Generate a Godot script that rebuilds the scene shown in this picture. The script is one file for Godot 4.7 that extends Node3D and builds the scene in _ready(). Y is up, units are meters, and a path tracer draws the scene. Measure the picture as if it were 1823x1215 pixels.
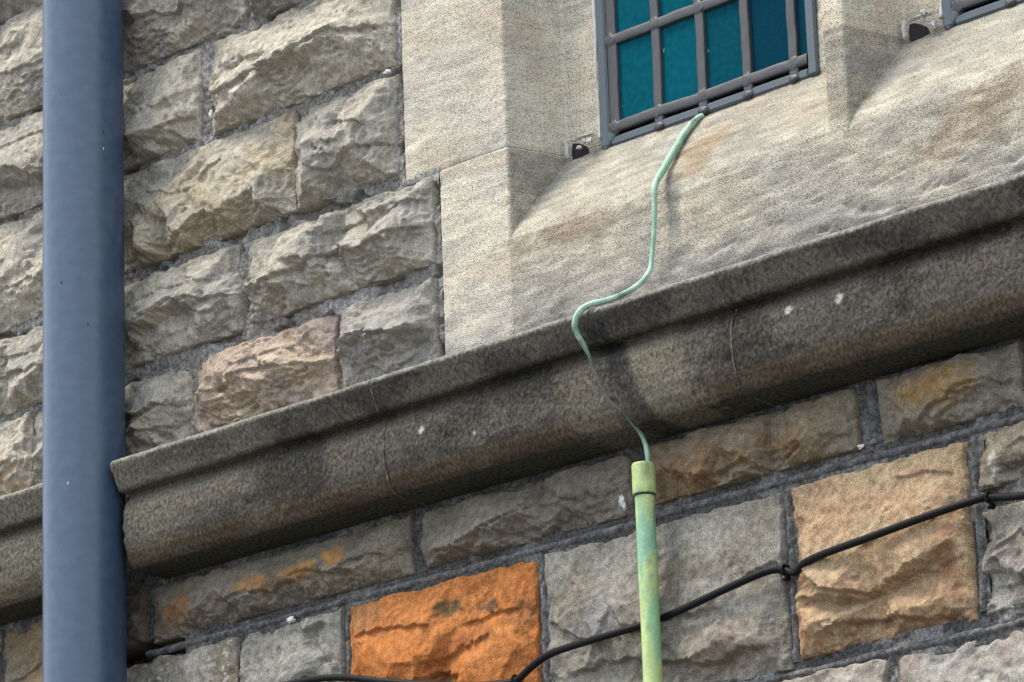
extends Node3D

# ---------------------------------------------------------------- helpers
var rng := RandomNumberGenerator.new()
var used := {}
var n_warp := FastNoiseLite.new()
var n_mid := FastNoiseLite.new()
var n_fine := FastNoiseLite.new()
var n_cell := FastNoiseLite.new()
var n_low := FastNoiseLite.new()
var n_ridge := FastNoiseLite.new()
var M := {}
var masks := []          # rectangles covered by stones: Rect2 in wall metres

func setup_noise():
	rng.seed = 7
	var k := 0
	for n in [n_warp, n_mid, n_fine, n_cell, n_low, n_ridge]:
		n.seed = 100 + k
		k += 1
		n.noise_type = FastNoiseLite.TYPE_SIMPLEX_SMOOTH
		n.fractal_type = FastNoiseLite.FRACTAL_FBM
		n.frequency = 1.0
	n_warp.fractal_octaves = 4
	n_warp.frequency = 22.0
	n_mid.fractal_octaves = 4
	n_mid.frequency = 45.0
	n_fine.fractal_octaves = 3
	n_fine.frequency = 190.0
	n_low.fractal_octaves = 3
	n_low.frequency = 5.0
	n_ridge.fractal_type = FastNoiseLite.FRACTAL_RIDGED
	n_ridge.fractal_octaves = 4
	n_ridge.frequency = 24.0
	n_cell.noise_type = FastNoiseLite.TYPE_CELLULAR
	n_cell.fractal_type = FastNoiseLite.FRACTAL_NONE
	n_cell.cellular_return_type = FastNoiseLite.RETURN_DISTANCE
	n_cell.cellular_distance_function = FastNoiseLite.DISTANCE_EUCLIDEAN
	n_cell.frequency = 19.0

func tag(o: Node3D, label := "", category := "", group := "", kind := "") -> Node3D:
	if label: o.set_meta("label", label)
	if category: o.set_meta("category", category)
	if group: o.set_meta("group", group)
	if kind: o.set_meta("kind", kind)
	return o

func node(called: String, parent: Node3D = self, at := Vector3.ZERO) -> Node3D:
	var o := Node3D.new()
	o.name = numbered(parent, called)
	o.position = at
	parent.add_child(o, true)
	return o

func numbered(parent: Node, called: String) -> String:
	var key := str(parent.get_instance_id()) + called
	if not used.has(key):
		used[key] = 0
		return called
	used[key] += 1
	return "%s_%03d" % [called, used[key]]

func put(called: String, mesh: Mesh, mat: Material, parent: Node3D = self) -> MeshInstance3D:
	var o := MeshInstance3D.new()
	o.name = numbered(parent, called)
	o.mesh = mesh
	for s in mesh.get_surface_count():
		mesh.surface_set_material(s, mat)
	parent.add_child(o, true)
	return o

# a grid of points, i along +x (right), j along +y (up) seen from its front
func grid_surface(am: ArrayMesh, nx: int, ny: int, p: PackedVector3Array, c: PackedColorArray, wrap := false):
	var nn := PackedVector3Array()
	nn.resize(nx * ny)
	for j in ny:
		var j0 := maxi(j - 1, 0) * nx
		var j1 := mini(j + 1, ny - 1) * nx
		for i in nx:
			var i0 := i - 1
			var i1 := i + 1
			if wrap:
				i0 = (i - 1 + nx - 1) % (nx - 1)
				i1 = (i + 1) % (nx - 1)
			else:
				i0 = maxi(i0, 0)
				i1 = mini(i1, nx - 1)
			var a := p[j * nx + i1] - p[j * nx + i0]
			var b := p[j1 + i] - p[j0 + i]
			nn[j * nx + i] = a.cross(b).normalized()
	var idx := PackedInt32Array()
	idx.resize((nx - 1) * (ny - 1) * 6)
	var q := 0
	for j in ny - 1:
		for i in nx - 1:
			var a := j * nx + i
			idx[q] = a; idx[q + 1] = a + nx; idx[q + 2] = a + nx + 1
			idx[q + 3] = a; idx[q + 4] = a + nx + 1; idx[q + 5] = a + 1
			q += 6
	var arr := []
	arr.resize(Mesh.ARRAY_MAX)
	arr[Mesh.ARRAY_VERTEX] = p
	arr[Mesh.ARRAY_NORMAL] = nn
	if c.size(): arr[Mesh.ARRAY_COLOR] = c
	arr[Mesh.ARRAY_INDEX] = idx
	am.add_surface_from_arrays(Mesh.PRIMITIVE_TRIANGLES, arr)

func sstep(a: float, b: float, x: float) -> float:
	var t := clampf((x - a) / (b - a), 0.0, 1.0)
	return t * t * (3.0 - 2.0 * t)

# ---------------------------------------------------------------- textures and materials
func noise_img(w: int, h: int, freq: float, kind: int, oct: int, sd: int, type := FastNoiseLite.TYPE_SIMPLEX_SMOOTH) -> PackedByteArray:
	var n := FastNoiseLite.new()
	n.noise_type = type
	n.seed = sd
	n.frequency = freq
	n.fractal_type = kind
	n.fractal_octaves = oct
	var im := n.get_seamless_image(w, h, false, false, 0.12, true)
	im.convert(Image.FORMAT_L8)
	if w != 1024 or h != 1024: im.resize(1024, 1024, Image.INTERPOLATE_CUBIC)
	return im.get_data()

func tex(im: Image) -> ImageTexture:
	return ImageTexture.create_from_image(im)

func combine(layers: Array, lo: float, hi: float) -> Array:
	# weighted sum of byte layers -> [albedo image, normal image]
	var d := PackedByteArray()
	d.resize(1024 * 1024)
	var a: PackedByteArray = layers[0][0]
	var b: PackedByteArray = layers[1][0]
	var e: PackedByteArray = layers[2][0]
	var wa: float = layers[0][1]
	var wb: float = layers[1][1]
	var we: float = layers[2][1]
	for k in 1024 * 1024:
		var v := wa * (a[k] - 128) + wb * (b[k] - 128) + we * (e[k] - 128)
		d[k] = int(clampf(128.0 + v, 0.0, 255.0))
	var hgt := Image.create_from_data(1024, 1024, false, Image.FORMAT_L8, d)
	var lut := PackedByteArray()
	lut.resize(256)
	for k in 256: lut[k] = int(255.0 * clampf(lerpf(lo, hi, sstep(0.12, 0.88, k / 255.0)), 0.0, 1.0))
	var dd := PackedByteArray()
	dd.resize(1024 * 1024)
	for k in 1024 * 1024: dd[k] = lut[d[k]]
	var alb := Image.create_from_data(1024, 1024, false, Image.FORMAT_L8, dd)
	alb.convert(Image.FORMAT_RGB8)
	var nrm: Image = hgt.duplicate()
	nrm.convert(Image.FORMAT_RGBA8)
	nrm.bump_map_to_normal_map(4.0)
	return [tex(alb), tex(nrm)]

func mineral(pair: Array, scale: float, nscale: float, rough := 0.95) -> StandardMaterial3D:
	var m := StandardMaterial3D.new()
	m.vertex_color_use_as_albedo = true
	m.albedo_texture = pair[0]
	m.roughness = rough
	m.metallic_specular = 0.085
	m.normal_enabled = true
	m.normal_texture = pair[1]
	m.normal_scale = nscale
	m.uv1_triplanar = true
	m.uv1_world_triplanar = true
	m.uv1_scale = Vector3(scale, scale, scale)
	return m

func paint(col: Color, rough: float, pair = null, scale := 3.0, nscale := 0.15, vc := false) -> StandardMaterial3D:
	var m := StandardMaterial3D.new()
	m.albedo_color = col.linear_to_srgb()
	m.roughness = rough
	m.vertex_color_use_as_albedo = vc
	if pair:
		m.albedo_texture = pair[0]
		m.normal_enabled = true
		m.normal_texture = pair[1]
		m.normal_scale = nscale
		m.uv1_triplanar = true
		m.uv1_world_triplanar = true
		m.uv1_scale = Vector3.ONE * scale
	return m

func make_materials():
	var rid := FastNoiseLite.FRACTAL_RIDGED
	var fbm := FastNoiseLite.FRACTAL_FBM
	var grain := noise_img(1024, 1024, 0.16, fbm, 3, 11)
	var mid := noise_img(1024, 1024, 0.03, fbm, 4, 12)
	var vein := noise_img(512, 1024, 0.035, rid, 3, 13)
	var peck := noise_img(640, 1024, 0.13, rid, 2, 14)
	var bed := noise_img(128, 1024, 0.04, fbm, 4, 15)
	var rock := combine([[grain, 0.9], [mid, 0.5], [vein, -0.12]], 0.62, 1.0)
	var ash := combine([[grain, 0.8], [peck, 0.85], [bed, 0.2]], 0.52, 1.0)
	var grit := combine([[grain, 1.3], [mid, 0.7], [peck, 0.4]], 0.4, 1.0)
	var smooth_ := combine([[mid, 0.7], [bed, 0.0], [grain, 0.3]], 0.87, 1.0)
	M.rock = mineral(rock, 2.1, 0.4)
	M.ashlar = mineral(ash, 2.3, 0.8)
	M.grit = mineral(grit, 2.7, 0.8)
	M.band = mineral(grit, 4.1, 0.45)
	M.mortar = mineral(grit, 3.7, 0.6)
	M.pipe = paint(Color(0.045, 0.077, 0.13), 0.36, smooth_, 1.3, 0.08)
	M.conduit = paint(Color(1, 1, 1), 0.55, smooth_, 5.0, 0.2, true)
	M.verdigris = paint(Color(1, 1, 1), 0.6, smooth_, 7.0, 0.25, true)
	M.rubber = paint(Color(0.009, 0.0092, 0.01), 0.5)
	M.rubber.metallic_specular = 0.2
	M.lead = paint(Color(0.045, 0.047, 0.052), 0.55, smooth_, 9.0, 0.2)
	M.zinc = paint(Color(0.07, 0.092, 0.11), 0.55, smooth_, 7.0, 0.2)
	M.glass = paint(Color(0.002, 0.075, 0.105), 0.16, smooth_, 2.0, 0.02)
	M.glass_dark = paint(Color(0.002, 0.034, 0.058), 0.2, smooth_, 5.0, 0.03)
	M.glass_mid = paint(Color(0.002, 0.056, 0.08), 0.18, smooth_, 3.0, 0.02)
	M.glass_mid.metallic_specular = 0.08
	M.glass.metallic_specular = 0.08
	M.glass_dark.metallic_specular = 0.08
	M.sealant = paint(Color(0.46, 0.45, 0.42), 0.85)
	M.fleck = paint(Color(0.6, 0.59, 0.56), 0.9)
	M.dark = paint(Color(0.012, 0.012, 0.012), 0.9)
	M.web = paint(Color(0.6, 0.6, 0.58), 0.8)
	M.ground = paint(Color(0.2, 0.19, 0.17), 0.95, grit, 0.7, 0.5)

# ---------------------------------------------------------------- rock-faced stones
# pts: u, v, height in mm (three numbers each) are the corners of the fracture facets
func stone(parent: Node3D, r: Array, col: Color, pts: Array, opt := {}) -> MeshInstance3D:
	var x0: float = r[0]; var x1: float = r[1]; var y0: float = r[2]; var y1: float = r[3]
	x0 -= 0.003; x1 += 0.003; y0 -= 0.0025; y1 += 0.003
	masks.append(Rect2(x0, y0, x1 - x0, y1 - y0))
	var w := x1 - x0
	var h := y1 - y0
	var g: float = opt.get("g", 0.0018)
	var nx := int(ceil(w / g)) + 1
	var ny := int(ceil(h / g)) + 1
	var sd := float(masks.size()) * 3.71
	var rough: float = opt.get("rough", 1.0)
	rng.seed = masks.size() * 31 + 5
	var tall: float = opt.get("tall", 1.45) if opt.has("edge") else 1.75
	# facet corners
	var P := PackedVector2Array()
	var H := PackedFloat32Array()
	for k in range(0, pts.size(), 3):
		P.append(Vector2(pts[k] * w, pts[k + 1] * h)); H.append(pts[k + 2] * 0.001 * tall)
	var eh: float = opt.get("edge", 3.0) * 0.001
	var nb := maxi(2, int(w / 0.07))
	for k in nb + 1:
		var u := w * k / nb
		P.append(Vector2(u, 0)); H.append(eh * rng.randf_range(0.1, 1.0))
		P.append(Vector2(u, h)); H.append(eh * rng.randf_range(0.4, 1.8))
	var nv := maxi(2, int(h / 0.07))
	for k in range(1, nv):
		P.append(Vector2(0, h * k / nv)); H.append(eh * rng.randf_range(0.5, 2.2))
		P.append(Vector2(w, h * k / nv)); H.append(eh * rng.randf_range(0.5, 2.2))
	var base := facet_field(P, H, nx, ny, g)
	# smaller chips: two finer sets of flat facets
	var chips := chip_field(w, h, nx, ny, g, 0.042, 0.0068)
	var bits := chip_field(w, h, nx, ny, g, 0.015, 0.0021)
	var p := PackedVector3Array(); p.resize(nx * ny)
	var cc := PackedColorArray(); cc.resize(nx * ny)
	var col2: Color = opt.get("col2", col * 0.7)
	var ledges: Array = opt.get("ledges", [])
	if ledges.is_empty():
		var lb := rng.randf_range(0.3, 0.5)
		ledges = [[0.03, 0.97, [lb, lb + rng.randf_range(-0.12, 0.12), lb + rng.randf_range(-0.12, 0.12), lb + rng.randf_range(-0.15, 0.1), lb + rng.randf_range(-0.12, 0.1)], 6.0, 0.3], [rng.randf_range(0.0, 0.3), rng.randf_range(0.6, 1.0), [0.6 + rng.randf_range(-0.1, 0.1), 0.66 + rng.randf_range(-0.1, 0.1), 0.62 + rng.randf_range(-0.1, 0.1)], 4.0, 0.2]]
	var blobs: Array = opt.get("blobs", [])
	var specks: float = opt.get("specks", 0.0)
	var fade: float = opt.get("fade", 0.0)
	for j in ny:
		for i in nx:
			var x := minf(i * g, w)
			var y := minf(j * g, h)
			var X := x + sd
			# ragged facet edges
			var wx := n_warp.get_noise_2d(X, y) * 0.011
			var wy := n_warp.get_noise_2d(X + 9.0, y * 1.3) * 0.010
			var bx := clampf((x + wx) / g, 0.0, nx - 1.001)
			var by := clampf((y + wy) / g, 0.0, ny - 1.001)
			var bi := int(bx)
			var bj := int(by)
			var fx := bx - bi
			var fy := by - bj
			var o := bj * nx + bi
			var z := lerpf(lerpf(base[o], base[o + 1], fx), lerpf(base[o + nx], base[o + nx + 1], fx), fy)
			var vx := clampf((x + wx * 0.3) / g, 0.0, nx - 1.001)
			var vy := clampf((y + wy * 0.3) / g, 0.0, ny - 1.001)
			var ci := int(vx)
			var cj := int(vy)
			var gx := vx - ci
			var gy := vy - cj
			o = cj * nx + ci
			var chip := lerpf(lerpf(chips[o], chips[o + 1], gx), lerpf(chips[o + nx], chips[o + nx + 1], gx), gy)
			var bit := lerpf(lerpf(bits[o], bits[o + 1], gx), lerpf(bits[o + nx], bits[o + nx + 1], gx), gy)
			# scalloped scars, thin bedding steps, grain
			var f1 := n_cell.get_noise_2d(X * 0.7 + wx * 2.0, y + wy * 2.0) + 1.0
			var md := n_mid.get_noise_2d(X * 0.6, y)
			var rd := n_ridge.get_noise_2d(X * 0.55, y * 1.1)
			# part of each face broke smooth, part in ragged layers
			var lo := n_low.get_noise_2d(X * 1.3, y * 1.6)
			var mk := clampf(sstep(-0.2, 0.3, n_low.get_noise_2d(X * 1.9 + 50.0, y * 2.3)), 0.2, 1.0)
			var lay := (z + chip * 0.6 + y * 0.05) / 0.0085 + md * 0.22 + rd * 0.2 + wy * 45.0
			var fl: float = floor(lay)
			var zq: float = (fl + sstep(0.72, 1.0, lay - fl) - md * 0.22 - rd * 0.2 - wy * 45.0) * 0.0085 - y * 0.05 - chip * 0.6
			var hh: float = z + rough * (mk * 0.85 * (zq - z) + (f1 * f1 - 0.35) * 0.0025 + md * 0.0007 * mk + (rd - 0.2) * 0.0011 * mk + chip * lerpf(0.4, 1.5, mk) + bit * lerpf(0.3, 1.2, mk) + n_fine.get_noise_2d(X, y) * 0.00035)
			for ld in ledges:
				var lu: float = (x / w - ld[0]) / (ld[1] - ld[0])
				if lu <= 0.0 or lu >= 1.0: continue
				var lv: Array = ld[2]
				var lf: float = lu * (lv.size() - 1)
				var li := mini(int(lf), lv.size() - 2)
				var under: float = lerpf(lv[li], lv[li + 1], lf - li) * h + wy * 0.8 + chip * 0.8 - y
				if under <= 0.0: continue
				hh -= ld[3] * 0.001 * sstep(0.0, 0.0028, under) * (1.0 - sstep(0.004, ld[4] * h, under)) * sstep(0.0, 0.12, minf(lu, 1.0 - lu))
			# the margin breaks away to the joint
			var e := minf(minf(x, w - x), minf(y, h - y))
			e += n_warp.get_noise_2d(X * 1.1 + 4.0, y * 1.1) * 0.006 + chip * 0.25
			hh = lerpf(-0.013, hh, sstep(-0.002, 0.0035, e))
			if i == 0 or j == 0 or i == nx - 1 or j == ny - 1: hh = -0.06
			p[j * nx + i] = Vector3(x0 + x, y0 + y, hh)
			# colour: slow drift, mottling, stains, painted recess shade
			var c := col.lerp(col2, sstep(-0.25, 0.5, lo + md * 0.35 + rd * 0.12))
			var k := 1.0 + md * 0.18 + n_fine.get_noise_2d(X + 3.0, y) * 0.10
			for bl in blobs:
				var du: float = (x / w - bl[0]) / bl[2]
				var dv: float = (y / h - bl[1]) / bl[3]
				var d2 := sqrt(du * du + dv * dv) + md * 0.7 + wx * 30.0
				c = c.lerp(bl[4], bl[5] * (1.0 - sstep(0.3, 1.15, d2)))
			if specks > 0.0:
				var s := n_fine.get_noise_2d(X * 0.35 + 7.0, y * 0.35)
				c = c.lerp(Color(0.62, 0.6, 0.54), sstep(0.52, 0.6, s + specks * 0.3 + lo * 0.3) * 0.9)
			cc[j * nx + i] = Color(c.r * k, c.g * k, c.b * k)
	var am := ArrayMesh.new()
	grid_surface(am, nx, ny, p, cc)
	var o := put("stone", am, M.rock, parent)
	if opt.has("label"): tag(o, opt.label)
	return o

func chip_field(w: float, h: float, nx: int, ny: int, g: float, size: float, amp: float) -> PackedFloat32Array:
	var P := PackedVector2Array()
	var H := PackedFloat32Array()
	var na := maxi(2, int(w / size / 1.25))
	var nb := maxi(2, int(h / size / 0.8))
	for a in range(-1, na + 2):
		for b in range(-1, nb + 2):
			P.append(Vector2((a + rng.randf_range(-0.45, 0.45)) * w / na, (b + rng.randf_range(-0.45, 0.45)) * h / nb))
			H.append(rng.randf_range(-1.0, 1.0) * amp)
	return facet_field(P, H, nx, ny, g)

func facet_field(P: PackedVector2Array, H: PackedFloat32Array, nx: int, ny: int, g: float) -> PackedFloat32Array:
	var tri := Geometry2D.triangulate_delaunay(P)
	var base := PackedFloat32Array()
	base.resize(nx * ny)
	for t in range(0, tri.size(), 3):
		var a := P[tri[t]]; var b := P[tri[t + 1]]; var c := P[tri[t + 2]]
		var ha := H[tri[t]]; var hb := H[tri[t + 1]]; var hc := H[tri[t + 2]]
		var den := (b - a).cross(c - a)
		if absf(den) < 1e-9: continue
		var i0 := maxi(0, int(floor(minf(a.x, minf(b.x, c.x)) / g)))
		var i1 := mini(nx - 1, int(ceil(maxf(a.x, maxf(b.x, c.x)) / g)))
		var j0 := maxi(0, int(floor(minf(a.y, minf(b.y, c.y)) / g)))
		var j1 := mini(ny - 1, int(ceil(maxf(a.y, maxf(b.y, c.y)) / g)))
		for j in range(j0, j1 + 1):
			for i in range(i0, i1 + 1):
				var q := Vector2(i * g, j * g) - a
				var wb := q.cross(c - a) / den
				var wc := (b - a).cross(q) / den
				if wb >= -0.02 and wc >= -0.02 and wb + wc <= 1.02:
					base[j * nx + i] = ha + wb * (hb - ha) + wc * (hc - ha)
	return base

# corners for a stone that nobody drew: a broken ledge low on the face
func facets(v: float, top: float, sd: int) -> Array:
	var r := RandomNumberGenerator.new()
	r.seed = sd
	var a := []
	for k in 4:
		a.append_array([(k + r.randf_range(0.3, 0.8)) / 4.0, r.randf_range(0.68, 0.88), top * r.randf_range(0.35, 0.6)])
	for k in 5:
		a.append_array([(k + r.randf_range(0.3, 0.7)) / 5.0, clampf(v + r.randf_range(-0.13, 0.13), 0.1, 0.8), top * r.randf_range(0.75, 1.15)])
	for k in 4:
		a.append_array([(k + r.randf_range(0.2, 0.8)) / 4.0, clampf(v - r.randf_range(0.1, 0.26), 0.03, 0.6), top * r.randf_range(0.2, 0.6)])
	return a

# ---------------------------------------------------------------- dressed stone
# a patch between four corners (bottom left, bottom right, top right, top left seen from its front)
func patch(am: ArrayMesh, bl: Vector3, br: Vector3, tr: Vector3, tl: Vector3, g: float, shade: Callable, push: Vector3, amp := 1.0):
	var nx := maxi(2, int(ceil(bl.distance_to(br) / g)) + 1)
	var ny := maxi(2, int(ceil(bl.distance_to(tl) / g)) + 1)
	var p := PackedVector3Array(); p.resize(nx * ny)
	var c := PackedColorArray(); c.resize(nx * ny)
	for j in ny:
		var t := float(j) / (ny - 1)
		for i in nx:
			var s := float(i) / (nx - 1)
			var q := bl.lerp(br, s).lerp(tl.lerp(tr, s), t)
			var d := n_mid.get_noise_3d(q.x * 0.45, q.y * 1.2, q.z) * 0.0011 + n_low.get_noise_3d(q.x, q.y * 2.0, q.z) * 0.0015 + n_fine.get_noise_3d(q.x * 0.6, q.y, q.z) * 0.0005
			p[j * nx + i] = q + push * d * amp
			c[j * nx + i] = shade.call(q)
	grid_surface(am, nx, ny, p, c)

var ASH := Color(0.69, 0.635, 0.505)

func ashlar_color(q: Vector3) -> Color:
	var a := n_low.get_noise_3d(q.x * 0.9 + 3.0, q.y * 1.4, q.z)
	var b := n_low.get_noise_3d(q.x * 0.5 + 40.0, q.y * 1.3 + q.x * 0.3, q.z)
	var m := n_mid.get_noise_3d(q.x * 0.4, q.y, q.z + 3.0)
	var c := ASH.lerp(Color(0.58, 0.545, 0.46), sstep(-0.15, 0.45, a))
	c = c.lerp(Color(0.53, 0.41, 0.30), 0.45 * sstep(0.15, 0.55, b + m * 0.25))
	# drawn stains and a painted cable shadow: rust below the copper, iron bed, dirt line above the moulding
	var d := Vector2((q.x - 0.335) / 0.05, (q.y - 3.40) / 0.05).length() + m * 0.8
	c = c.lerp(Color(0.52, 0.34, 0.19), 0.5 * (1.0 - sstep(0.4, 1.2, d)))
	d = Vector2((q.x - 0.83) / 0.10, (q.y - 3.30 - (q.x - 0.83) * 0.3) / 0.05).length() + m * 0.8
	c = c.lerp(Color(0.47, 0.32, 0.2), 0.5 * (1.0 - sstep(0.3, 1.2, d)))
	d = Vector2((q.x - 0.14) / 0.13, (q.y - 3.335) / 0.018).length() + m * 1.0
	c = c.lerp(Color(0.36, 0.25, 0.17), 0.45 * (1.0 - sstep(0.4, 1.2, d)))
	d = absf(q.x - 0.293 - 0.018) / 0.016 + m * 0.5  # darkens a strip right of the copper, as its cast shadow
	if q.y > 3.26 and q.y < 3.37 and q.z > -0.02:
		c = c.lerp(Color(0.26, 0.27, 0.25), 0.55 * (1.0 - sstep(0.5, 1.1, d)) * sstep(3.26, 3.28, q.y))
	c = c.lerp(Color(0.42, 0.40, 0.375), 0.7 * (1.0 - sstep(3.20, 3.30, q.y + m * 0.03 + b * 0.05)))
	c = c.lerp(Color(0.27, 0.255, 0.235), 0.75 * (1.0 - sstep(3.195, 3.225, q.y + m * 0.02 + b * 0.02)))
	if q.x > 0.004 and q.y < 3.49: c = c * lerpf(0.74, 0.62, sstep(3.35, 3.38, q.y)) * (1.0 + m * 0.12 + n_warp.get_noise_3d(q.x * 0.8, q.y * 1.6, q.z) * 0.22)      # greyer sill stone; slope colour lowered further to offset its brighter sky light
	var k := 1.0 + m * 0.2
	return Color(c.r * k, c.g * k, c.b * k)

func box(lo: Vector3, hi: Vector3, bev := 0.002) -> ArrayMesh:
	# a box with chamfered edges
	var st := SurfaceTool.new()
	st.begin(Mesh.PRIMITIVE_TRIANGLES)
	add_box(st, lo, hi, bev)
	st.generate_normals()
	return st.commit()

func add_box(st: SurfaceTool, lo: Vector3, hi: Vector3, bev := 0.002):
	var c := (lo + hi) * 0.5
	var h := (hi - lo) * 0.5
	var b := minf(bev, minf(h.x, minf(h.y, h.z)) * 0.9)
	st.set_smooth_group(-1)
	var pts := {}
	for sx in [-1, 1]:
		for sy in [-1, 1]:
			for sz in [-1, 1]:
				var s := Vector3(sx, sy, sz)
				pts[[sx, sy, sz, 0]] = c + s * Vector3(h.x, h.y - b, h.z - b)
				pts[[sx, sy, sz, 1]] = c + s * Vector3(h.x - b, h.y, h.z - b)
				pts[[sx, sy, sz, 2]] = c + s * Vector3(h.x - b, h.y - b, h.z)
	for ax in 3:
		var o1 := (ax + 1) % 3
		var o2 := (ax + 2) % 3
		for s in [-1, 1]:
			var q := []
			for uv in [[-1, -1], [1, -1], [1, 1], [-1, 1]]:
				var k := [0, 0, 0, ax]
				k[ax] = s; k[o1] = uv[0]; k[o2] = uv[1]
				q.append(pts[k])
			face(st, q, c)
		for s1 in [-1, 1]:
			for s2 in [-1, 1]:
				var k := [[0, 0, 0, o1], [0, 0, 0, o1], [0, 0, 0, o2], [0, 0, 0, o2]]
				for m in 4:
					k[m][o1] = s1; k[m][o2] = s2
					k[m][ax] = -1 if m == 0 or m == 3 else 1
				face(st, [pts[k[0]], pts[k[1]], pts[k[2]], pts[k[3]]], c)
	for sx in [-1, 1]:
		for sy in [-1, 1]:
			for sz in [-1, 1]:
				face(st, [pts[[sx, sy, sz, 0]], pts[[sx, sy, sz, 1]], pts[[sx, sy, sz, 2]]], c)

func face(st: SurfaceTool, q: Array, centre: Vector3):
	var n: Vector3 = (q[1] - q[0]).cross(q[2] - q[0])
	var m: Vector3 = (q[0] + q[1] + q[2]) / 3.0 - centre
	if n.dot(m) > 0: q.reverse()
	for k in range(1, q.size() - 1):
		st.add_vertex(q[0]); st.add_vertex(q[k]); st.add_vertex(q[k + 1])

# tube along a list of [x, y, z, radius]
func tube(path: Array, sides: int, per: int, shade = null, wob := 0.0, caps := true) -> ArrayMesh:
	var c3 := []
	var n := path.size()
	for k in n - 1:
		var a = path[maxi(k - 1, 0)]; var b = path[k]; var c = path[k + 1]; var d = path[mini(k + 2, n - 1)]
		for s in per:
			var t := float(s) / per
			var v := []
			for m in 4: v.append(cubic_interpolate(b[m], c[m], a[m], d[m], t))
			c3.append(v)
	c3.append(path[n - 1])
	var nx := sides + 1
	var ny := c3.size() + (2 if caps else 0)
	var p := PackedVector3Array()
	var cc := PackedColorArray()
	var up := Vector3(0.13, 0.2, 1).normalized()
	for j in ny:
		var jj := clampi(j - (1 if caps else 0), 0, c3.size() - 1)
		var rr: float = c3[jj][3]
		if caps and (j == 0 or j == ny - 1): rr = 0.00005
		var at := Vector3(c3[jj][0], c3[jj][1], c3[jj][2])
		var j0 := maxi(jj - 1, 0)
		var j1 := mini(jj + 1, c3.size() - 1)
		var tg := (Vector3(c3[j1][0], c3[j1][1], c3[j1][2]) - Vector3(c3[j0][0], c3[j0][1], c3[j0][2])).normalized()
		var e := (up - tg * up.dot(tg)).normalized()
		up = e
		var f := tg.cross(e)
		for i in nx:
			var th := TAU * (i % sides) / sides
			var dd := e * cos(th) + f * sin(th)
			var q := at + dd * rr
			if wob > 0.0: q += dd * n_mid.get_noise_3d(q.x, q.y, q.z) * wob
			p.append(q)
			cc.append(shade.call(q) if shade else Color.WHITE)
	var am := ArrayMesh.new()
	grid_surface(am, nx, ny, p, cc if shade else PackedColorArray(), true)
	return am

# turned shape on a vertical axis: rows of [y, radius]
func lathe(at: Vector3, rows: Array, sides: int, shade = null, wob := 0.0) -> ArrayMesh:
	var nx := sides + 1
	var p := PackedVector3Array()
	var cc := PackedColorArray()
	for r in rows:
		for i in nx:
			var th := TAU * (i % sides) / sides
			var q := at + Vector3(sin(th) * r[1], r[0], cos(th) * r[1])
			if wob > 0.0:
				var d := n_low.get_noise_3d(q.x * 3.0, q.y * 0.6, q.z * 3.0) * wob
				q += Vector3(sin(th), 0, cos(th)) * d
			p.append(q)
			cc.append(shade.call(q) if shade else Color.WHITE)
	var am := ArrayMesh.new()
	grid_surface(am, nx, rows.size(), p, cc if shade else PackedColorArray(), true)
	return am

func rows_between(y0: float, y1: float, r0: float, r1: float, step: float) -> Array:
	var out := []
	var n := maxi(1, int((y1 - y0) / step))
	for k in n + 1: out.append([lerpf(y0, y1, float(k) / n), lerpf(r0, r1, float(k) / n)])
	return out

func prism(outline: Array, z0: float, z1: float) -> ArrayMesh:
	var st := SurfaceTool.new()
	st.begin(Mesh.PRIMITIVE_TRIANGLES)
	var c := Vector3.ZERO
	for q in outline: c += Vector3(q[0], q[1], (z0 + z1) / 2) / outline.size()
	st.set_smooth_group(-1)
	var n := outline.size()
	for k in n:
		var a := Vector3(outline[k][0], outline[k][1], z1)
		var d := Vector3(outline[(k + 1) % n][0], outline[(k + 1) % n][1], z1)
		face(st, [a, d, Vector3(c.x, c.y, z1)], c)
		face(st, [a, d, Vector3(d.x, d.y, z0), Vector3(a.x, a.y, z0)], c)
	st.generate_normals()
	return st.commit()

func lump(at: Vector3, r: Vector3, sd: float, rough := 0.5) -> ArrayMesh:
	var nx := 17
	var ny := 11
	var p := PackedVector3Array()
	for j in ny:
		var ph := -PI / 2 + PI * j / (ny - 1)
		for i in nx:
			var th := TAU * (i % 16) / 16
			var d := Vector3(cos(ph) * sin(th), sin(ph), cos(ph) * cos(th))
			var k := 1.0 + rough * n_low.get_noise_3d(d.x * 0.3 + sd, d.y * 0.3, d.z * 0.3)
			p.append(at + d * r * k)
	var am := ArrayMesh.new()
	grid_surface(am, nx, ny, p, PackedColorArray(), true)
	return am

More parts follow.
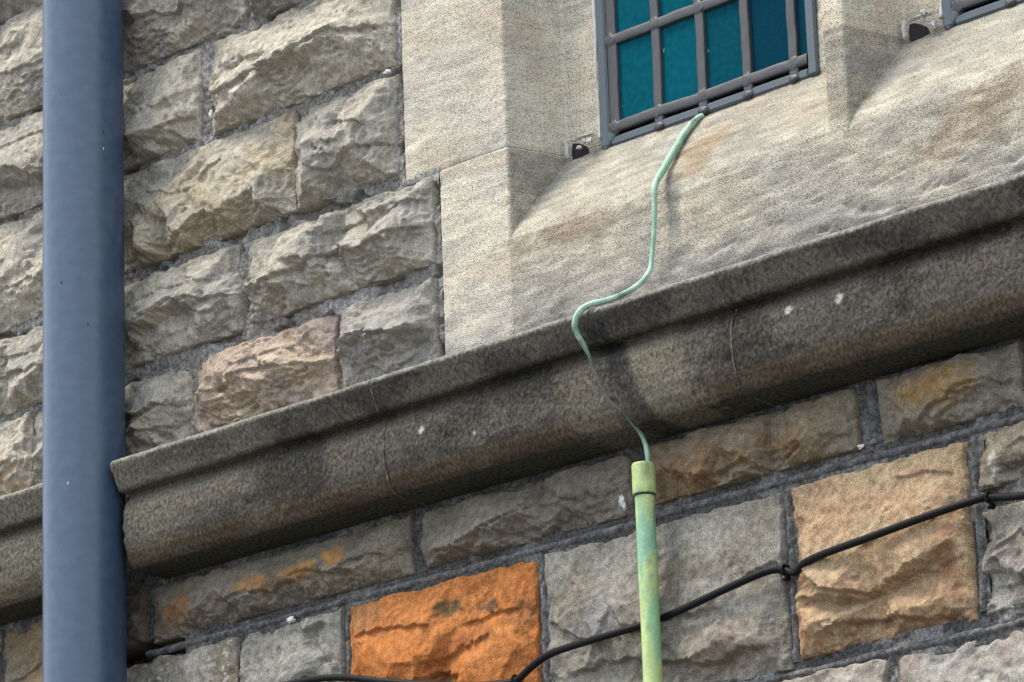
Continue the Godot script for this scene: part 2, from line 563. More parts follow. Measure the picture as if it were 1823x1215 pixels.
# ---------------------------------------------------------------- the scene
func _ready():
	var cam := Camera3D.new()
	cam.name = "camera"
	cam.transform = Transform3D(Basis(Vector3(0.722059, -0.034456, -0.690973), Vector3(0.227622, 0.954985, 0.190242), Vector3(0.653313, -0.294647, 0.697399)), Vector3(3.65855, 1.54998, 3.90543))
	cam.fov = 9.8254
	cam.near = 0.05
	cam.far = 400.0
	add_child(cam)
	cam.current = true
	var we := WorldEnvironment.new()
	var env := Environment.new()
	env.tonemap_mode = Environment.TONE_MAPPER_LINEAR
	env.tonemap_exposure = 3.1
	env.background_mode = Environment.BG_SKY
	env.sdfgi_enabled = true
	env.ssao_enabled = true
	env.ssil_enabled = true
	var sky := Sky.new()
	var ps := ProceduralSkyMaterial.new()
	ps.sky_top_color = Color(0.74, 0.78, 0.84)
	ps.sky_horizon_color = Color(0.84, 0.865, 0.90)
	ps.sky_curve = 0.25
	ps.ground_bottom_color = Color(0.28, 0.27, 0.25)
	ps.ground_horizon_color = Color(0.45, 0.46, 0.47)
	ps.sun_angle_max = 1.0
	sky.sky_material = ps
	env.sky = sky
	we.environment = env
	we.name = "world"
	add_child(we)
	var sun := DirectionalLight3D.new()
	sun.name = "overcast_sun"
	sun.light_energy = 0.58
	sun.light_color = Color(1.0, 0.975, 0.94)
	sun.light_angular_distance = 22.0
	sun.shadow_enabled = true
	sun.position = Vector3(-4, 12, 5)
	add_child(sun)
	sun.look_at_from_position(Vector3(-3.2, 9.0, 3.4), Vector3.ZERO, Vector3.UP)

	setup_noise()
	make_materials()

	var gm := PlaneMesh.new()
	gm.size = Vector2(240, 240)
	var ground := put("ground", gm, M.ground)
	tag(ground, "pale paved ground in front of the stone wall", "", "", "structure")

	var b := node("stone_building")
	tag(b, "weathered sandstone building wall with rock-faced courses, moulded band and leaded windows", "building")
	build_wall(b)
	build_surround(b)
	build_string(b)
	build_window(b, 0.0)
	build_window(b, 0.6185)
	build_services()

func build_wall(b: Node3D):
	var wall := node("stone_wall", b)
	var grey := Color(0.465, 0.427, 0.35)
	var grey2 := Color(0.38, 0.358, 0.312)
	var pale := Color(0.545, 0.50, 0.405)
	var tan_ := Color(0.36, 0.27, 0.17)
	var slate := Color(0.25, 0.22, 0.17)
	var slate2 := Color(0.18, 0.163, 0.135)
	var rust := Color(0.56, 0.225, 0.08)
	# upper wall, right of the drainpipe
	stone(wall, [-0.93, -0.536, 3.842, 4.01], grey, [.45, .45, 30, .75, .33, 32, .92, .38, 18, .32, .2, 12, .65, .1, 8, .3, .6, 14, .6, .75, 12], {"ledges": [[.3,1.0,[.5,.35,.38],10,.4],[.6,1.0,[.5,.55,.5],5,.2]], "col2": grey2})
	stone(wall, [-0.525, -0.12, 3.840, 4.01], grey2, facets(.35, 28, 3))
	stone(wall, [-0.93, -0.643, 3.680, 3.832], pale, [.45, .75, 12, .65, .6, 18, .9, .7, 14, .55, .2, 30, .78, .22, 28, .92, .3, 16, .4, .3, 22, .62, .03, 10], {"ledges": [[.3,1.0,[.25,.2,.3],10,.3],[.5,.95,[.55,.5,.55],4,.2]], "col2": grey})
	stone(wall, [-0.616, -0.2165, 3.680, 3.832], pale, [.3, .62, 16, .12, .78, 10, .40, .40, 32, .55, .42, 34, .75, .42, 30, .92, .3, 22, .15, .4, 24, .25, .2, 26, .1, .12, 14, .45, .14, 14, .7, .1, 8, .6, .8, 12, .85, .75, 10, .55, .28, 16], {"ledges": [[.3,1.0,[.5,.36,.42,.5,.45,.38],9,.4],[.02,.5,[.38,.3,.4,.3],8,.2],[.05,.4,[.6,.66,.55],5,.2]], "col2": grey})
	stone(wall, [-0.93, -0.434, 3.508, 3.669], Color(0.50, 0.43, 0.31), [.3, .55, 16, .45, .75, 8, .43, .55, 20, .65, .62, 22, .7, .4, 23, .85, .7, 14, .9, .35, 24, .35, .16, 26, .53, .13, 28, .73, .15, 28, .9, .14, 22, .6, .3, 25, .55, .02, 6, .8, .02, 5], {"ledges": [[.33,1.0,[.16,.13,.2,.16,.15],9,.2],[.33,.75,[.74,.56,.58,.72],5,.3]], "col2": grey, "blobs": [[.38, .8, .16, .2, Color(0.42, 0.41, 0.37), .7]]})
	stone(wall, [-0.427, -0.2165, 3.506, 3.665], grey, [.12, .55, 14, .3, .5, 30, .25, .15, 24, .45, .7, 16, .6, .45, 34, .8, .6, 22, .75, .25, 26, .5, .2, 20, .9, .3, 14, .4, .05, 6], {"ledges": [[.25,1.0,[.3,.2,.36,.3],10,.3],[.4,.85,[.78,.62,.5],7,.25]], "col2": grey2})
	stone(wall, [-0.93, -0.558, 3.350, 3.486], pale, [.35, .75, 14, .6, .8, 16, .85, .75, 14, .33, .38, 30, .48, .4, 32, .68, .5, 31, .85, .42, 22, .96, .4, 16, .48, .32, 14, .68, .4, 14, .8, .2, 12, .45, .1, 6, .36, .22, 8, .93, .15, 8], {"ledges": [[.3,1.0,[.36,.4,.54,.48,.42],9,.4],[.45,.9,[.68,.72,.66],4,.2]], "col2": grey2})
	stone(wall, [-0.536, -0.1465, 3.352, 3.483], grey, [.1, .75, 12, .3, .85, 10, .05, .4, 24, .2, .36, 28, .25, .62, 22, .45, .74, 24, .5, .52, 18, .7, .76, 20, .9, .78, 14, .45, .4, 30, .68, .38, 32, .85, .4, 28, .15, .12, 8, .4, .15, 12, .65, .2, 18, .85, .18, 16, .2, .26, 10, .7, .62, 14], {"ledges": [[.0,.6,[.4,.36,.42,.5],9,.3],[.4,1.0,[.72,.78,.8],6,.25],[.5,1.0,[.4,.36,.42,.4],8,.3]], "col2": grey2})
	stone(wall, [-0.93, -0.672, 3.185, 3.325], pale, [.75, .8, 18, .5, .65, 20, .85, .5, 28, .62, .4, 26, .5, .35, 16, .75, .2, 14, .9, .3, 12, .5, .1, 4], {"ledges": [[.45,1.0,[.62,.5,.56],11,.35],[.5,1.0,[.36,.3,.4],8,.3]], "col2": grey2, "rough": 1.2})
	stone(wall, [-0.660, -0.353, 3.185, 3.327], Color(0.50, 0.40, 0.30), [.2, .75, 16, .5, .8, 16, .8, .75, 14, .15, .5, 26, .4, .58, 30, .65, .55, 32, .85, .45, 24, .3, .38, 24, .6, .4, 24, .5, .2, 12, .2, .2, 10, .85, .2, 8], {"ledges": [[.1,.95,[.5,.6,.55,.5],7,.25],[.1,.95,[.35,.4,.38,.42],7,.3],[.3,.8,[.75,.7,.78],4,.2]], "col2": Color(0.40, 0.325, 0.275), "rough": 1.2, "label": "peach coloured stone low in the grey upper wall"})
	stone(wall, [-0.341, -0.1465, 3.185, 3.327], grey2, [.2, .8, 14, .5, .75, 18, .85, .8, 14, .15, .55, 24, .35, .58, 28, .55, .5, 30, .85, .5, 24, .2, .4, 12, .5, .38, 14, .8, .3, 8], {"ledges": [[.1,.97,[.52,.6,.48,.52],11,.4]], "col2": Color(0.32, 0.30, 0.27)})
	# upper wall, left of the drainpipe
	var k := 20
	for r in [[4.02, 3.847], [3.836, 3.675], [3.664, 3.483], [3.468, 3.341], [3.330, 3.19]]:
		k += 1
		var right := -0.945 if k != 25 else -1.048
		stone(wall, [-1.36 + 0.03 * (k % 3), right, r[1], r[0]], pale if k % 2 else grey, facets(.36, 26, k * 7), {"col2": grey2 if k != 25 else Color(0.38, 0.28, 0.19)})
		if k == 25: stone(wall, [-1.035, -0.945, r[1], r[0]], grey2, facets(.4, 18, 991), {"g": 0.003})
		stone(wall, [-1.75, -1.375 + 0.03 * (k % 3), r[1], r[0]], grey, facets(.36, 26, k * 11), {"col2": grey2, "g": 0.004})
	# courses above the photograph's edge
	for r in [[4.02, 4.17], [4.185, 4.34]]:
		k += 1
		for q in [[-1.7, -1.3], [-1.285, -0.94], [-0.925, -0.6], [-0.588, -0.217]]:
			stone(wall, [q[0] + 0.0, q[1], r[0], r[1]], grey, facets(.36, 26, k * 13 + int(q[0] * 50)), {"col2": grey2, "g": 0.004})
	# lower wall, course below the moulding
	var low := {"edge": 5.0, "tall": 2.1, "rough": 0.75, "col2": slate2}
	var orange := Color(0.58, 0.29, 0.09)
	stone(wall, [-1.42, -1.125, 2.906, 2.987], slate, facets(.3, 16, 61), low)
	stone(wall, [-1.112, -0.925, 2.80, 2.985], Color(0.27, 0.20, 0.125), facets(.3, 16, 62), low)
	stone(wall, [-0.91, -0.776, 2.906, 2.987], Color(0.13, 0.10, 0.085), facets(.3, 12, 63), low)
	stone(wall, [-0.763, -0.205, 2.902, 2.987], slate, [.1, .5, 12, .3, .55, 14, .5, .6, 14, .7, .55, 14, .9, .5, 12, .2, .3, 16, .35, .35, 17, .45, .28, 16, .6, .36, 18, .72, .3, 16, .86, .34, 16, .25, .15, 7, .5, .14, 8, .7, .14, 7, .9, .15, 8, .34, .2, 8, .6, .22, 8],
		{"ledges": [[.28,.97,[.22,.42,.28,.46,.3,.48,.3],7,.35]], "edge": 5.0, "tall": 2.1, "rough": 0.75, "col2": slate2, "blobs": [[.13, .42, .07, .3, Color(0.36, 0.17, 0.07), .7], [.44, .5, .07, .16, orange, .65], [.62, .5, .08, .2, Color(0.48, 0.24, 0.07), .7], [.74, .62, .05, .2, orange, .75], [.53, .35, .1, .12, Color(0.3, 0.19, 0.1), .6]]})
	stone(wall, [-0.178, 0.214, 2.903, 2.987], Color(0.25, 0.225, 0.18), [.1, .5, 10, .3, .6, 12, .35, .35, 18, .5, .45, 18, .55, .5, 18, .72, .5, 14, .12, .15, 16, .25, .15, 16, .4, .2, 9, .6, .3, 7, .7, .4, 6, .85, .5, 12, .9, .25, 6, .6, .12, 10], {"edge": 5.0, "tall": 2.1, "rough": 0.75, "col2": slate2, "ledges": [[.03,.6,[.25,.2,.3,.42,.45],7,.3],[.5,.8,[.52,.5,.5],5,.2],[.3,.95,[.2,.25,.2],5,.2]]})
	stone(wall, [0.248, 0.610, 2.908, 2.99], Color(0.275, 0.22, 0.155), [.1, .6, 12, .4, .65, 14, .8, .6, 14, .3, .22, 16, .5, .3, 18, .55, .22, 18, .8, .25, 16, .35, .12, 5, .6, .12, 5, .95, .3, 8],
		{"ledges": [[.2,.8,[.12,.2,.34,.2,.28],7,.3],[.55,.8,[.4,.3,.28],5,.25]], "edge": 5.0, "tall": 2.1, "rough": 0.7, "col2": slate, "blobs": [[.25, .35, .3, .4, Color(0.29, 0.165, 0.08), .6], [.7, .4, .16, .3, Color(0.33, 0.2, 0.09), .5]]})
	stone(wall, [0.650, 0.874, 2.907, 2.99], Color(0.26, 0.235, 0.19), [.2, .6, 14, .5, .7, 14, .25, .2, 14, .6, .45, 18, .8, .5, 16, .65, .32, 9, .85, .3, 8, .9, .75, 6, .4, .12, 8],
		{"ledges": [[.25,.98,[.12,.3,.52,.5,.45],7,.35]], "edge": 5.0, "tall": 2.1, "rough": 0.7, "col2": slate, "blobs": [[.45, .6, .34, .34, Color(0.37, 0.235, 0.10), .85]]})
	stone(wall, [0.892, 1.25, 2.907, 2.99], slate, facets(.35, 15, 64), low)
	# tall course
	stone(wall, [-0.93, -0.575, 2.642, 2.876], Color(0.36, 0.335, 0.29), facets(.55, 20, 71), {"edge": 5.0, "col2": slate, "specks": 0.15, "blobs": [[.72, .9, .12, .1, Color(0.55, 0.52, 0.46), .7]]})
	stone(wall, [-0.566, -0.351, 2.642, 2.876], Color(0.26, 0.25, 0.22), facets(.6, 20, 72), {"edge": 5.0, "rough": 1.2, "col2": Color(0.34, 0.325, 0.275)})
	stone(wall, [-0.335, 0.033, 2.642, 2.877], rust, [.15, .88, 8, .5, .9, 8, .85, .92, 8, .1, .75, 16, .45, .74, 18, .52, .84, 3, .6, .7, 8, .75, .8, 3, .8, .68, 13, .65, .6, 9, .92, .75, 12, .9, .5, 16, .7, .45, 18, .3, .55, 24, .42, .5, 26, .46, .40, 4, .6, .35, 16, .2, .35, 16, .85, .2, 14, .4, .2, 10, .1, .5, 14],
		{"ledges": [[.05,.5,[.78,.80,.76,.73],6,.2],[.33,.62,[.38,.46,.42],11,.15],[.6,.95,[.7,.74,.72],5,.15],[.45,.8,[.5,.58,.62],6,.15]], "edge": 5.0, "rough": 0.5, "col2": Color(0.50, 0.185, 0.062), "blobs": [[.55, .82, .07, .06, Color(0.17, 0.13, 0.07), .85], [.76, .78, .06, .06, Color(0.16, 0.12, 0.08), .85], [.46, .40, .08, .06, Color(0.16, 0.13, 0.10), .8], [.7, .62, .09, .06, Color(0.27, 0.11, 0.05), .6], [.08, .9, .12, .1, Color(0.27, 0.2, 0.12), .5], [.93, .68, .1, .08, Color(0.25, 0.13, 0.07), .5]], "label": "bright orange stained stone in the lower wall"})  # darkest blobs paint shade into the recesses and the notch
	stone(wall, [0.053, 0.476, 2.642, 2.877], Color(0.34, 0.32, 0.275), [.05, .6, 8, .2, .62, 14, .12, .85, 8, .4, .9, 8, .75, .92, 8, .3, .6, 16, .6, .65, 14, .88, .7, 10, .25, .42, 22, .5, .44, 24, .75, .42, 18, .93, .45, 12, .3, .30, 10, .55, .28, 12, .75, .25, 24, .6, .14, 20, .9, .18, 16, .35, .12, 12, .15, .25, 8, .8, .06, 6],
		{"ledges": [[.05,.98,[.30,.3,.28,.2,.14,.17,.12],11,.25],[.0,.3,[.62,.48,.36],8,.2],[.8,.99,[.55,.62,.6],6,.15],[.4,.8,[.42,.46,.42],5,.15]], "edge": 5.0, "rough": 0.5, "col2": Color(0.28, 0.255, 0.205), "specks": 0.0, "blobs": [[.25, .5, .14, .16, Color(0.25, 0.235, 0.235), .7], [.75, .2, .2, .2, Color(0.31, 0.24, 0.19), .7], [.6, .68, .18, .12, Color(0.17, 0.145, 0.10), .6]]})
	stone(wall, [0.495, 0.777, 2.652, 2.880], Color(0.49, 0.335, 0.205), [.1, .85, 8, .5, .9, 8, .85, .9, 8, .02, .6, 3, .09, .54, 18, .05, .5, 3, .2, .33, 28, .3, .3, 30, .72, .37, 28, .94, .47, 20, .2, .27, 11, .32, .25, 13, .7, .29, 13, .9, .36, 10, .5, .6, 18, .14, .16, 20, .3, .17, 24, .62, .12, 24, .85, .14, 16, .3, .07, 7, .6, .03, 6, .5, .24, 16],
		{"ledges": [[.05,.97,[.52,.33,.29,.33,.36,.45],13,.25],[.1,.98,[.10,.16,.15,.06,.1],11,.2],[.6,.95,[.88,.86,.84],4,.12]], "edge": 5.0, "rough": 0.5, "col2": Color(0.47, 0.36, 0.225), "blobs": [[.5, .06, .5, .1, Color(0.3, 0.19, 0.11), .6], [.9, .4, .1, .4, Color(0.43, 0.22, 0.13), .5], [.02, .2, .12, .3, Color(0.42, 0.22, 0.12), .5]], "label": "tan orange squared stone behind the black cable"})
	stone(wall, [0.800, 1.12, 2.812, 2.886], Color(0.32, 0.265, 0.2), facets(.4, 14, 81), {"edge": 5.0, "col2": slate, "blobs": [[.05, .8, .025, .22, Color(0.62, 0.59, 0.5), .9], [.08, .35, .03, .3, Color(0.62, 0.59, 0.5), .8], [.03, .75, .04, .4, Color(0.40, 0.26, 0.13), .6]]})
	stone(wall, [0.793, 1.05, 2.655, 2.787], Color(0.35, 0.33, 0.285), facets(.4, 16, 82), {"edge": 5.0, "col2": Color(0.23, 0.2, 0.165)})
	stone(wall, [1.065, 1.3, 2.642, 2.79], slate, facets(.4, 16, 83), low)
	# course at the lower edge
	var x := -1.45
	k = 0
	for wd in [0.4, 0.36, 0.3, 0.42, 0.335]:
		k += 1
		stone(wall, [x, x + wd, 2.45, 2.626], slate, facets(.4, 18, 90 + k), {"edge": 5.0, "col2": Color(0.25, 0.22, 0.18), "g": 0.003})
		x += wd + 0.018
	stone(wall, [x - 0.004, 0.631, 2.45, 2.627], Color(0.42, 0.37, 0.315), facets(.4, 18, 97), {"edge": 5.0, "col2": Color(0.28, 0.245, 0.2)})
	stone(wall, [0.651, 1.25, 2.45, 2.627], Color(0.42, 0.395, 0.345), facets(.4, 18, 98), {"edge": 5.0, "col2": Color(0.34, 0.27, 0.22)})
	for r in [[-1.42, -0.94, 2.642, 2.79]]:
		stone(wall, r, slate, facets(.4, 16, 99), low)
	# rows that run on below, larger grain
	x = -1.5
	for r in [[2.26, 2.435], [2.07, 2.245]]:
		x = -1.5 - 0.1 * k
		while x < 1.2:
			var wd := 0.28 + 0.16 * absf(sin(x * 37.0 + r[0]))
			stone(wall, [x, x + wd, r[0], r[1]], slate, facets(.4, 18, int(x * 100) + 700), {"edge": 5.0, "col2": Color(0.26, 0.23, 0.19), "g": 0.005})
			x += wd + 0.016
		k += 1
	masks.append(Rect2(-0.2125, 3.488, 0.3, 1.0))
	masks.append(Rect2(-0.1425, 3.0, 0.3, 0.5))
	mortar(wall, "mortar", -1.75, -0.13, 3.16, 4.34, -0.001, Color(0.30, 0.285, 0.26), Color(0.46, 0.45, 0.43), 0.0022)
	mortar(wall, "mortar", -1.6, 1.3, 2.05, 3.16, 0.0, Color(0.115, 0.114, 0.113), Color(0.25, 0.242, 0.23), 0.0022)
	# struck ribbons in the lower joints
	for s in [[0.043, 2.65, 0.0425, 2.87], [0.4835, 2.65, 0.486, 2.872], [0.786, 2.66, 0.79, 2.886], [0.632, 2.91, 0.63, 2.99], [-0.343, 2.65, -0.343, 2.872]]:
		put("pointing_ribbon", ribbon(Vector3(s[0], s[1], 0), Vector3(s[2], s[3], 0)), M.mortar, wall)
	for s in [[-0.78, 2.8885, 0.25, 2.8885], [0.25, 2.893, 1.2, 2.894], [0.3, 2.6335, 1.2, 2.639]]:
		put("pointing_ribbon", ribbon(Vector3(s[0], s[1], 0), Vector3(s[2], s[3], 0)), M.mortar, wall)
	for f in [[0.2069, 2.9206, 0.014, 0.0045, 0.0070], [0.2106, 2.9128, 0.014, 0.0030, 0.0050], [-0.4546, 2.8803, 0.008, 0.0080, 0.0040], [-0.6150, 3.7130, 0.006, 0.0040, 0.0070], [0.6098, 2.9110, 0.004, 0.0070, 0.0030], [-0.2211, 3.6676, 0.012, 0.0060, 0.0030]]:
		put("paint_fleck", lump(Vector3(f[0], f[1], f[2]), Vector3(f[3], f[4], 0.003), f[0] * 9.0, 1.1), M.fleck, wall)
	# the body of the wall behind the face
	var core := node("wall_core", wall)
	for q in [[Vector3(-1.75, 0.0, -0.5), Vector3(1.45, 3.16, -0.07)], [Vector3(-1.75, 3.16, -0.5), Vector3(-0.12, 4.34, -0.07)], [Vector3(-0.12, 3.16, -0.5), Vector3(1.45, 4.34, -0.2)], [Vector3(-0.12, 3.16, -0.2), Vector3(1.45, 3.34, -0.04)]]:
		put("core_block", box(q[0], q[1], 0.001), M.ground if q[1].y < 3.2 else M.dark, core)

func ribbon(a: Vector3, b2: Vector3) -> ArrayMesh:
	var d := (b2 - a).normalized()
	var s := Vector3(d.y, -d.x, 0)       # across, to the right when the joint runs up
	var ny := int(a.distance_to(b2) / 0.003) + 2
	var nx := 7
	var p := PackedVector3Array()
	var c := PackedColorArray()
	for j in ny:
		var q := a.lerp(b2, float(j) / (ny - 1))
		var wv := n_warp.get_noise_2d(q.x * 0.3, q.y * 0.3 + 5.0) * 0.0018
		var gone := sstep(0.15, 0.35, n_warp.get_noise_2d(q.x * 0.8 + 20.0, q.y * 0.8)) * 0.002
		for i in nx:
			var t := (i - 3) / 3.0
			var z := -0.001 + 0.0055 * (1.0 - t * t) + n_fine.get_noise_2d(q.x + t, q.y) * 0.0012 - gone
			p.append(q + s * (t * 0.006 + wv) + Vector3(0, 0, z))
			var k := 0.8 + n_mid.get_noise_2d(q.x + t * 0.01, q.y) * 0.7
			c.append(Color(0.25 * k, 0.245 * k, 0.245 * k))
	var am := ArrayMesh.new()
	grid_surface(am, nx, ny, p, c)
	return am

func mortar(parent: Node3D, called: String, x0: float, x1: float, y0: float, y1: float, z0: float, ca: Color, cb: Color, g: float):
	var nx := int((x1 - x0) / g) + 1
	var ny := int((y1 - y0) / g) + 1
	var cover := PackedByteArray()
	cover.resize(nx * ny)
	for m in masks:
		var i0 := maxi(0, int((m.position.x + 0.012 - x0) / g))
		var i1 := mini(nx - 1, int((m.end.x - 0.012 - x0) / g))
		var j0 := maxi(0, int((m.position.y + 0.012 - y0) / g))
		var j1 := mini(ny - 1, int((m.end.y - 0.012 - y0) / g))
		for j in range(j0, j1 + 1):
			for i in range(i0, i1 + 1): cover[j * nx + i] = 1
	var id := PackedInt32Array()
	id.resize(nx * ny)
	id.fill(-1)
	var p := PackedVector3Array()
	var nn := PackedVector3Array()
	var c := PackedColorArray()
	for j in ny:
		for i in nx:
			if cover[j * nx + i]: continue
			var x := x0 + i * g
			var y := y0 + j * g
			id[j * nx + i] = p.size()
			var a := mz(x, y)
			p.append(Vector3(x, y, z0 + a))
			nn.append(Vector3((mz(x - g, y) - mz(x + g, y)) / (2 * g), (mz(x, y - g) - mz(x, y + g)) / (2 * g), 1).normalized())
			var t := sstep(-0.1, 0.5, n_warp.get_noise_2d(x * 0.3 + 60.0, y * 0.3) + n_mid.get_noise_2d(x, y) * 0.5)
			var pale := 0.75 * sstep(0.3, 0.6, x + t * 0.3) * (1.0 - sstep(2.66, 2.82, y + t * 0.06)) if y < 3.0 else 0.0
			c.append(ca.lerp(cb, t).lerp(Color(0.45, 0.44, 0.43), pale * t))
	var idx := PackedInt32Array()
	for j in ny - 1:
		for i in nx - 1:
			var a := id[j * nx + i]; var b := id[j * nx + i + 1]; var d := id[(j + 1) * nx + i]; var e := id[(j + 1) * nx + i + 1]
			if a < 0 or b < 0 or d < 0 or e < 0: continue
			idx.append_array([a, d, e, a, e, b])
	var arr := []
	arr.resize(Mesh.ARRAY_MAX)
	arr[Mesh.ARRAY_VERTEX] = p
	arr[Mesh.ARRAY_NORMAL] = nn
	arr[Mesh.ARRAY_COLOR] = c
	arr[Mesh.ARRAY_INDEX] = idx
	var am := ArrayMesh.new()
	am.add_surface_from_arrays(Mesh.PRIMITIVE_TRIANGLES, arr)
	put(called, am, M.mortar, parent)

func mz(x: float, y: float) -> float:
	if x > -0.9 and x < -0.70 + n_warp.get_noise_2d(x, y) * 0.02 and y > 2.87 and y < 2.906: return -0.06
	var r := 1.0 if y > 3.16 else 0.45
	return (n_mid.get_noise_2d(x, y) * 0.0035 + n_warp.get_noise_2d(x + 30.0, y) * 0.003) * r + n_fine.get_noise_2d(x, y) * 0.001 - 0.02 * (r - 0.4) * sstep(0.16, 0.3, n_warp.get_noise_2d(x * 0.35 + 80.0, y * 0.5))

func build_surround(b: Node3D):
	var s := node("window_surround", b)
	tag(s, "cream dressed stone window surround with splayed jambs, mullion and sloping sill")
	var push := Vector3(0.5, 0.3, 1)
	var g := 0.004
	var A := ashlar_color
	var bed := 3.4925
	# jamb stones: joint side, face, splay, inner fillet
	for q in [[-0.2045, bed + 0.0004, 4.34], [-0.1345, 3.165, bed - 0.0004]]:
		var am := ArrayMesh.new()
		var y0: float = q[1]
		var y1: float = q[2]
		var xl: float = q[0]
		profile_x(am, [[xl, -0.03], [xl + 0.0005, -0.003], [xl + 0.003, 0.0], [0.001, 0.0], [0.0035, -0.002], [0.0045, -0.006], [0.0285, -0.0985], [0.031, -0.1], [0.099, -0.1]], y0, y1, g, push)
		put("jamb_stone", am, M.ashlar, s)
	var mu := ArrayMesh.new()
	profile_x(mu, [[0.496, -0.1], [0.561, -0.1], [0.563, -0.0985], [0.5865, -0.006], [0.588, -0.002], [0.5905, 0.0], [0.6215, 0.0], [0.6241, -0.002], [0.6251, -0.006], [0.6491, -0.0985], [0.652, -0.1], [0.718, -0.1]], 3.33, 4.34, g, push)
	put("mullion", mu, M.ashlar, s)
	var rj := ArrayMesh.new()
	profile_x(rj, [[1.116, -0.1], [1.181, -0.1], [1.183, -0.0985], [1.207, -0.006], [1.209, -0.002], [1.212, 0.0], [1.45, 0.0], [1.45, -0.03]], 3.33, 4.34, g, push)
	put("jamb_stone", rj, M.ashlar, s)
	# sill: upright face, then the weathered slope up to the glass
	var rows := [[0.0, 3.165], [0.0, 3.335], [-0.0015, 3.35], [-0.006, 3.363], [-0.014, 3.376], [-0.1, 3.4835], [-0.105, 3.487], [-0.16, 3.492]]
	var am2 := ArrayMesh.new()
	var pr := []
	for k in rows.size() - 1:
		var a := Vector2(rows[k][0], rows[k][1])
		var c := Vector2(rows[k + 1][0], rows[k + 1][1])
		var n := maxi(1, int(a.distance_to(c) / 0.003))
		for t in n: pr.append(a.lerp(c, float(t) / n))
	pr.append(Vector2(-0.16, 3.492))
	var xs := 0.0015
	var nx := int((1.45 - xs) / 0.003) + 1
	var p := PackedVector3Array()
	var cc := PackedColorArray()
	for q in pr:
		for i in nx:
			var v := Vector3(xs + i * 0.003, q.y, q.x)
			var d := n_mid.get_noise_3d(v.x * 0.35, v.y * 1.3, v.z) * 0.0014 + n_low.get_noise_3d(v.x, v.y * 2.0, v.z) * 0.002 + n_fine.get_noise_3d(v.x * 0.5, v.y, v.z) * 0.0006
			# eroded beds low on the face
			var low := 1.0 - sstep(3.23, 3.30, v.y)
			var er := n_ridge.get_noise_3d(v.x * 0.22 + 5.0, v.y * 1.1 - v.x * 0.04, 0.0)
			d -= low * sstep(0.55, 0.9, er) * 0.004 * sstep(0.25, 0.5, v.x)
			if i == 0: d = 0.0
			p.append(v + Vector3(0, 0.5, 1) * d)
			cc.append(ashlar_color(v))
	grid_surface(am2, nx, pr.size(), p, cc)
	put("sill", am2, M.ashlar, s)

# rows of [x, z] swept upright from y0 to y1
func profile_x(am: ArrayMesh, prof: Array, y0: float, y1: float, g: float, push: Vector3):
	var pr := []
	for k in prof.size() - 1:
		var a := Vector2(prof[k][0], prof[k][1])
		var c := Vector2(prof[k + 1][0], prof[k + 1][1])
		var n := maxi(1, int(a.distance_to(c) / g))
		for t in n: pr.append(a.lerp(c, float(t) / n))
	pr.append(Vector2(prof[-1][0], prof[-1][1]))
	var ny := int((y1 - y0) / g) + 2
	var p := PackedVector3Array()
	var cc := PackedColorArray()
	for j in ny:
		var y := lerpf(y0, y1, float(j) / (ny - 1))
		for q in pr:
			var v := Vector3(q.x, y, q.y)
			var d := n_mid.get_noise_3d(v.x * 0.45, v.y * 1.2, v.z) * 0.0012 + n_low.get_noise_3d(v.x, v.y * 2.0, v.z) * 0.002 + n_fine.get_noise_3d(v.x * 0.6, v.y, v.z) * 0.0006
			var e := minf(y - y0, y1 - y)
			d -= 0.0012 * (1.0 - sstep(0.0, 0.004, e))
			p.append(v + push * d)
			cc.append(ashlar_color(v))
	grid_surface(am, pr.size(), ny, p, cc)

